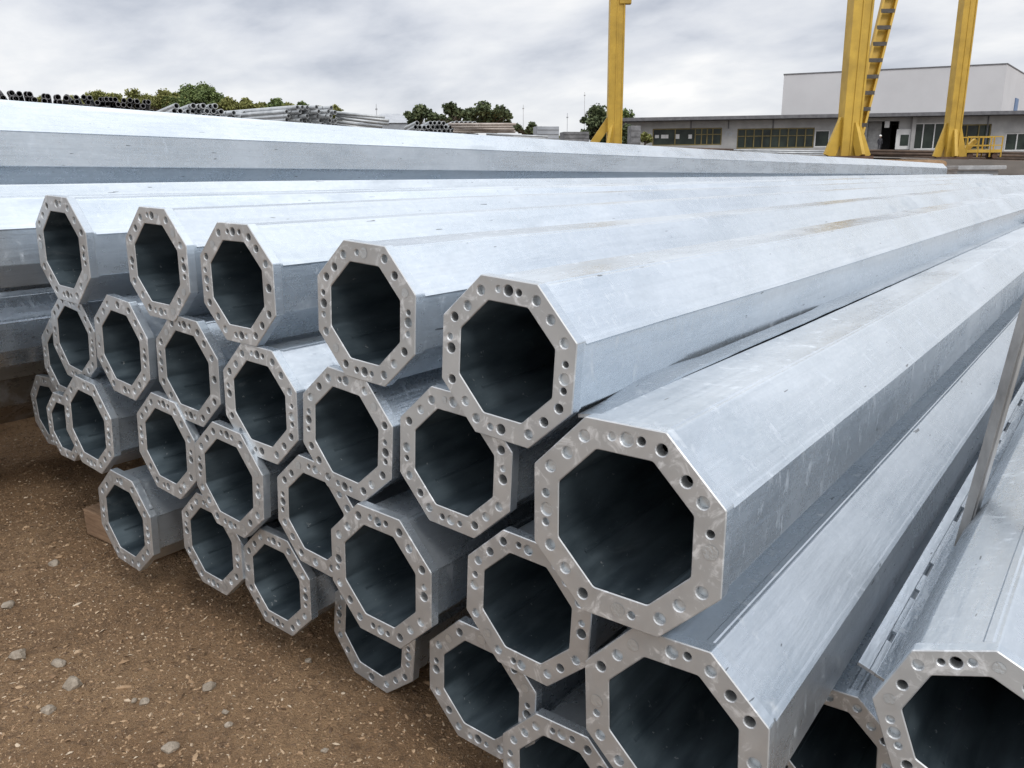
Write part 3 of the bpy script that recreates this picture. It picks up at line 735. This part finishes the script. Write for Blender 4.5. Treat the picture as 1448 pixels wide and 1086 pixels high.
# person in white helmet by the entrance
def person():
    p = at(1243, 212, 90); g = max(terrain(p.x, p.y), p.z-.3); h = 1.75
    bm = bmesh.new(); sk = [((0, 0, .95), .15), ((0, 0, 1.2), .15), ((0, 0, 1.42), .16), ((0, 0, 1.53), .06), ((0, 0, 1.63), .095), ((0, 0, 1.72), .07),
        ((-.19, 0, 1.40), .06), ((-.25, .02, 1.12), .05), ((-.22, -.12, .92), .04), ((.19, 0, 1.40), .06), ((.25, .02, 1.12), .05), ((.2, -.14, .93), .04),
        ((-.1, 0, .86), .1), ((-.12, -.03, .48), .07), ((-.12, 0, .08), .05), ((-.12, -.14, .04), .04), ((.1, 0, .86), .1), ((.13, .02, .48), .07), ((.14, .05, .08), .05), ((.15, -.09, .04), .04)]
    ed = [(0, 1), (1, 2), (2, 3), (3, 4), (4, 5), (2, 6), (6, 7), (7, 8), (2, 9), (9, 10), (10, 11), (0, 12), (12, 13), (13, 14), (14, 15), (0, 16), (16, 17), (17, 18), (18, 19)]
    me = bpy.data.meshes.new('person'); me.from_pydata([q[0] for q in sk], ed, [])
    o = bpy.data.objects.new('person', me); link(o); me.materials.append(CLOTH)
    s = o.modifiers.new('skin', 'SKIN'); o.modifiers.new('sub', 'SUBSURF').render_levels = 2
    if not me.skin_vertices: pass
    for i, q in enumerate(sk): me.skin_vertices[0].data[i].radius = (q[1], q[1]*.8)
    me.skin_vertices[0].data[0].use_root = True
    o.location = (p.x, p.y, g); o.rotation_euler = (0, 0, TH)
    tag(o, 'person in dark workwear and white helmet standing at the building entrance', 'person')
    bm = bmesh.new(); bmesh.ops.create_uvsphere(bm, u_segments=14, v_segments=8, radius=.135, matrix=Matrix.Translation((0, 0, 1.73)))
    for v in bm.verts:
        if v.co.z < 1.71: v.co.z = 1.71; v.co.x *= 1.12; v.co.y *= 1.25
    hm = obj('helmet', bm, HELM, o, True)
    bm = bmesh.new(); bmesh.ops.create_uvsphere(bm, u_segments=12, v_segments=8, radius=.09, matrix=Matrix.Translation((0, -.035, 1.63))); obj('face', bm, SKIN, o, True)
try: person()
except Exception as ex: print('person', ex)

# ------------------------------------------------------------------ stock piles along the yard
def round_pile(px0, px1, ytop, Z, r, rows, mat, L, yaw, label, group, hollow=True, cat='pipe', name='stacked_pipe', jit=.12, yb=None):
    """rows of pipes laid side by side; the pile top sits at ytop"""
    a = at(px0, ytop, Z); b = at(px1, ytop if yb is None else yb, Z)
    dx = (b-a); W_ = Vector((dx.x, dx.y, 0)).length; ex = Vector((dx.x, dx.y, 0)).normalized(); dz = (b.z-a.z)/W_
    n = max(2, int(W_/(2*r))); rr = random.Random(int(px0*7+ytop))
    bm = bmesh.new(); seg = 10
    ro = [bm.verts.new((r*math.cos(t), 0, r*math.sin(t))) for t in (2*PI*i/seg for i in range(seg))]
    rb = [bm.verts.new((v.co.x, L, v.co.z)) for v in ro]
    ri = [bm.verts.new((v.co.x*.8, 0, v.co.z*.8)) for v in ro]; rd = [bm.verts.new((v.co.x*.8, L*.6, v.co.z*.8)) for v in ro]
    for i in range(seg):
        j = (i+1) % seg
        bm.faces.new((ro[i], ro[j], rb[j], rb[i])); bm.faces.new((ri[i], ri[j], ro[j], ro[i])); bm.faces.new((rd[i], rd[j], ri[j], ri[i]))
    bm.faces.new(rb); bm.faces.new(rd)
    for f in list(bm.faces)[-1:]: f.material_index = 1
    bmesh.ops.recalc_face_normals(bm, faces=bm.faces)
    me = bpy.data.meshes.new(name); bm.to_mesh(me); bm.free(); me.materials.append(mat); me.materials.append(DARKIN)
    for k in range(rows):
        for i in range(n - (1 if (rows-1-k) % 2 else 0)):
            if k == 0 and rr.random() < jit: continue
            o = bpy.data.objects.new(name, me); link(o)
            s = (i+.5+(.5 if (rows-1-k) % 2 else 0))*2*r
            p = a + ex*s; o.location = (p.x, p.y, a.z + dz*s - r - k*r*1.75 + rr.uniform(-.1, .1)*r)
            q = o.location; off = rr.uniform(-.3, .3)
            o.location = q + Vector((LV.x, LV.y, 0))*off; o.rotation_euler = (0, 0, TH+yaw+rr.uniform(-.02, .02))
            tag(o, label, cat, group)
round_pile(-14, 96, 125, 27, .09, 5, FARDK, 6, .50, 'dark hollow pole end in the long stack at the left skyline, tall part', 'dark pole ends on the left skyline', yb=134, jit=.04)
round_pile(92, 214, 133, 29, .085, 5, FARDK, 6, .42, 'dark hollow pole end in the low right part of the left skyline stack', 'small dark pole ends on the left skyline', yb=141, jit=.05)
round_pile(242, 318, 146, 40, .13, 4, FARLT, 8, .55, 'pale grey pipe in the small pile under the leafy tree', 'pale pipes under the leafy tree')
round_pile(316, 400, 157, 46, .13, 3, FARLT, 8, .8, 'pale grey pipe in the low flat pile right of the leafy tree', 'pale pipes of the low flat pile')
round_pile(396, 478, 149, 44, .12, 6, FARLT, 9, .95, 'grey galvanised pipe in the tall pile left of the dark trees', 'grey pipes of the tall pile')
round_pile(584, 680, 171, 58, .15, 4, FARLT, 6, .25, 'grey pipe in the ragged pile in front of the dark trees', 'grey pipes before the dark trees')
def long_pile(px0, px1, ytop, ybot, Z, n, mat, label, group, name='long_pipe', cat='pipe', yb=None):
    for i in range(n):
        y = ytop + (ybot-ytop)*(i+.5)/n; r = (ybot-ytop)/n*Z/FPX/2
        rr = random.Random(px0+i); yy = 0 if yb is None else yb-ytop
        a = at(px0+rr.uniform(-6, 6), y, Z); b = at(px1+rr.uniform(-5, 5), y+yy, Z+rr.uniform(-1, 1)); bm = bmesh.new()
        tube(bm, (0, 0, 0), b-a, r*.98, 8); o = obj(name, bm, mat); o.location = a
        o.data.polygons.foreach_set('use_smooth', [True]*len(o.data.polygons))
        tag(o, label, cat, group)
long_pile(470, 545, 156, 178, 45, 5, FARLT, 'long grey pipe lying sideways right of the tall grey pile', 'sideways grey pipes', yb=164)
long_pile(640, 730, 174, 188, 57, 4, FARBR, 'tan pipe lying sideways beside the ragged grey pile', 'sideways tan pipes')
long_pile(690, 775, 188, 196, 50, 3, FARLT, 'thin grey bar lying at the foot of the dark trees', 'thin grey bars', yb=192)
long_pile(1040, 1180, 211, 219, 60, 3, FARLT, 'pale bar lying between the crane legs and the building', 'pale bars before the building', yb=213)
long_pile(885, 1060, 206, 217, 62, 3, BROWNB, 'dark brown beam lying before the left window bands', 'dark beams before the window bands', name='long_beam', cat='beam', yb=211)
long_pile(1205, 1460, 211, 227, 52, 4, BROWNB, 'dark brown beam lying before the entrance and right leg', 'dark beams before the entrance', name='long_beam', cat='beam', yb=215)
long_pile(1120, 1460, 220, 238, 41, 4, BROWNB, 'dark brown beam lying behind the end of the rear pole', 'dark beams behind the rear pole', name='long_beam', cat='beam', yb=227)
def crate(px, py, Z, s, mat, label):
    p = at(px, py, Z); bm = bmesh.new(); q = Matrix.Rotation(TH+.2, 3, 'Z'); box(bm, (0, 0, s[2]/2), s, q, bev=.03)
    for k in range(3): box(bm, q @ Vector((0, -s[1]/2-.02, s[2]*(.2+.3*k))), (s[0]*.98, .05, s[2]*.08), q)
    o = obj('storage_bin', bm, mat); o.location = p; tag(o, label, 'bin', 'steel bins in the yard')
crate(772, 200, 60, (1.6, 1.2, 1.0), GREYR, 'small grey steel bin right of the dark tree clump')
crate(812, 203, 62, (1.9, 1.2, .8), FARDK, 'dark steel bin left of the left crane leg')
crate(896, 207, 74, (.9, .9, 1.7), FARDK, 'tall dark bin at the left end of the low building')

# small grey pitched roof far away
def shed():
    p = at(548, 176, 150); t = thing('far_shed', 'pale grey pitched shed roof far off left of the dark trees', 'shed', p, TH)
    bm = bmesh.new(); box(bm, (0, 4, -1.6), (10, 8, 3.6)); obj('wall', bm, GREYR, t)
    bm = bmesh.new(); v = [bm.verts.new(q) for q in ((-5.3, -.3, .25), (5.3, -.3, .25), (5.3, 8.3, .25), (-5.3, 8.3, .25), (-1.5, 4, 2.1), (1.5, 4, 2.1))]
    for f in ((0, 1, 5, 4), (1, 2, 5), (2, 3, 4, 5), (3, 0, 4), (3, 2, 1, 0)): bm.faces.new([v[i] for i in f])
    obj('roof', bm, GREYR, t)
shed()
# thin masts on the skyline
for px, y0, y1, Z, lab in ((533, 147, 172, 170, 'short thin mast beside the far shed roof'), (740, 148, 186, 230, 'thin lattice mast right of the dark tree clump'),
        (802, 160, 188, 210, 'short pole mast between the tree clumps'), (826, 130, 190, 260, 'tallest faint mast left of the left crane leg')):
    a = at(px, y1, Z); b = at(px+1, y0, Z); h = b.z-a.z+8; bm = bmesh.new()
    tube(bm, (0, 0, -8), (0, 0, h-8), .09, 6, .05); box(bm, (0, 0, h-9.0), (.5, .1, .3))
    o = obj('mast', bm, MAST); o.location = a; tag(o, lab, 'mast', 'masts on the skyline')

# ------------------------------------------------------------------ trees
def tree(px, ytop, ybase, wpx, Z, mat, label, group, seed, name='tree', lf=.42, dens=1.0, lobes=9, low=False):
    r = random.Random(seed); top = at(px, ytop, Z); gz = terrain(top.x, top.y); bz = at(px, ybase, Z).z
    H = top.z-gz; w = wpx*1.25*Z/FPX/2; vis = top.z-bz
    t = thing(name, label, 'tree', (top.x, top.y, gz), 0, group)
    bm = bmesh.new()
    cz = H-vis*.52
    tube(bm, (0, 0, -.3), (.1*w, 0, max(.6, cz)), .05*w+.12, 8, .03*w+.05)
    cs = []
    for k in range(int(lobes*1.9)):
        a = r.uniform(0, 2*PI); q = math.sqrt(r.random())
        c = Vector((math.cos(a)*q*w*.68, math.sin(a)*q*w*.68, cz + r.uniform(-.36, .30)*vis*(1-.45*q)))
        s = r.uniform(.17, .40)*min(w, vis*.6)*(1.05 if q < .5 else .8); cs.append((c, s))
    cs.append((Vector((r.uniform(-.15, .15)*w, 0, H-.24*vis)), .24*vis))
    for c, s in cs: tube(bm, (.08*w, 0, max(.4, cz-vis*.3)), c, .05*w*.6, 5, .02)
    obj('trunk', bm, BARK, t)
    bm = bmesh.new()
    for c, s in cs:
        n = int(230*dens*(s/lf)**1.7)
        n = min(n, 1700)
        for _ in range(n):
            d = Vector((r.gauss(0, 1), r.gauss(0, 1), r.gauss(0, 1))).normalized()*s*(r.random()**.36)*r.choice((.8, 1, 1, 1.25))
            d.z *= .8
            if mnoise.noise((c+d)*(1.6/s)) < -.22: continue
            p = c+d; q = Matrix.Rotation(r.uniform(0, 6.3), 3, Vector((r.gauss(0, 1), r.gauss(0, 1), r.gauss(0, 1))).normalized())
            l = lf*r.uniform(.5, 1.15); vs = [bm.verts.new(p + q @ Vector(v)) for v in ((-l*.5, 0, 0), (0, -l*.32, .05*l), (l*.5, 0, 0), (0, l*.32, .05*l))]
            bm.faces.new(vs)
    obj('crown', bm, mat, t)
TG = 'trees of the left tree line'
LT = [(100, 134, 165, 44, LEAF1, 'low olive treetop just above the small dark pole ends'), (140, 126, 165, 56, LEAF1, 'olive tree rising behind the middle of the dark pole ends'),
 (185, 124, 165, 62, LEAF1, 'rounded olive tree above the right part of the dark pole ends'), (228, 125, 168, 58, LEAF1, 'yellow green tree left of the tall leafy tree'),
 (268, 117, 170, 42, LEAF3, 'left half of the tall leafy green tree pair'), (288, 115, 170, 46, LEAF3, 'right half of the tall leafy green tree pair'),
 (322, 136, 172, 54, LEAF1, 'olive tree just right of the tall leafy pair'), (350, 137, 174, 56, LEAF1, 'broad olive tree second right of the tall leafy pair'),
 (388, 137, 172, 46, LEAF3, 'green tree left above the tall grey pipe pile'), (428, 142, 172, 28, LEAF3, 'small green treetop above the tall grey pipe pile'),
 (470, 148, 174, 44, LEAF1, 'wispy tree above the right end of the tall grey pile')]
LT += [(62, 133, 165, 40, LEAF1, 'low olive treetop behind the tall part of the dark pole ends'), (120, 133, 165, 40, LEAF1, 'low gap filling olive tree between the two leftmost taller trees'),
 (163, 130, 165, 40, LEAF1, 'lower olive tree tucked between the taller olive trees on the left'), (208, 131, 168, 42, LEAF1, 'lower yellow olive tree left of the yellow green tree'),
 (248, 129, 168, 38, LEAF3, 'lower green tree directly left of the tall leafy pair'), (306, 130, 170, 34, LEAF3, 'lower green tree directly right of the tall leafy pair'),
 (370, 143, 174, 40, LEAF1, 'low olive tree left of the tall grey pile'), (408, 144, 174, 36, LEAF1, 'low olive treetop over the middle of the tall grey pile'), (450, 148, 174, 38, LEAF1, 'low olive treetop over the right part of the tall grey pile')]
for i, (px, yt, yb, w, m, lab) in enumerate(LT): tree(px, yt, yb, w, 120+6*(i % 3), m, lab, TG, 100+i, lf=.42, lobes=13)
DG = 'dark trees on the centre skyline'
tree(592, 147, 182, 50, 130, LEAF2, 'small dark tree at the left end of the dark clump', DG, 201, lf=.7)
tree(640, 143, 185, 66, 130, LEAF2, 'left big dark tree of the central clump', DG, 202, lf=.7, lobes=12)
tree(688, 141, 188, 78, 133, LEAF2, 'right big dark tree of the central clump', DG, 203, lf=.7, lobes=13)
tree(748, 172, 198, 56, 140, LEAF2, 'low dark bush right of the dark clump', DG, 204, lf=.7, name='bush')
tree(780, 183, 203, 50, 140, LEAF1, 'low yellowish bush left of the dark bin', DG, 205, lf=.7, name='bush')
tree(848, 146, 212, 52, 112, LEAF2, 'dark tree standing behind the left crane leg', DG, 206, lf=.6, lobes=11)
tree(886, 153, 200, 38, 118, LEAF3, 'treetop showing over the left end of the low roof', DG, 207, lf=.6)
tree(888, 174, 212, 26, 90, LEAF2, 'dark green shrub between the left crane leg and the low building', DG, 209, lf=.4, name='shrub')
tree(912, 186, 206, 20, 92, LEAF1, 'small yellow green shrub at the left end of the window band', DG, 208, lf=.4, name='shrub')
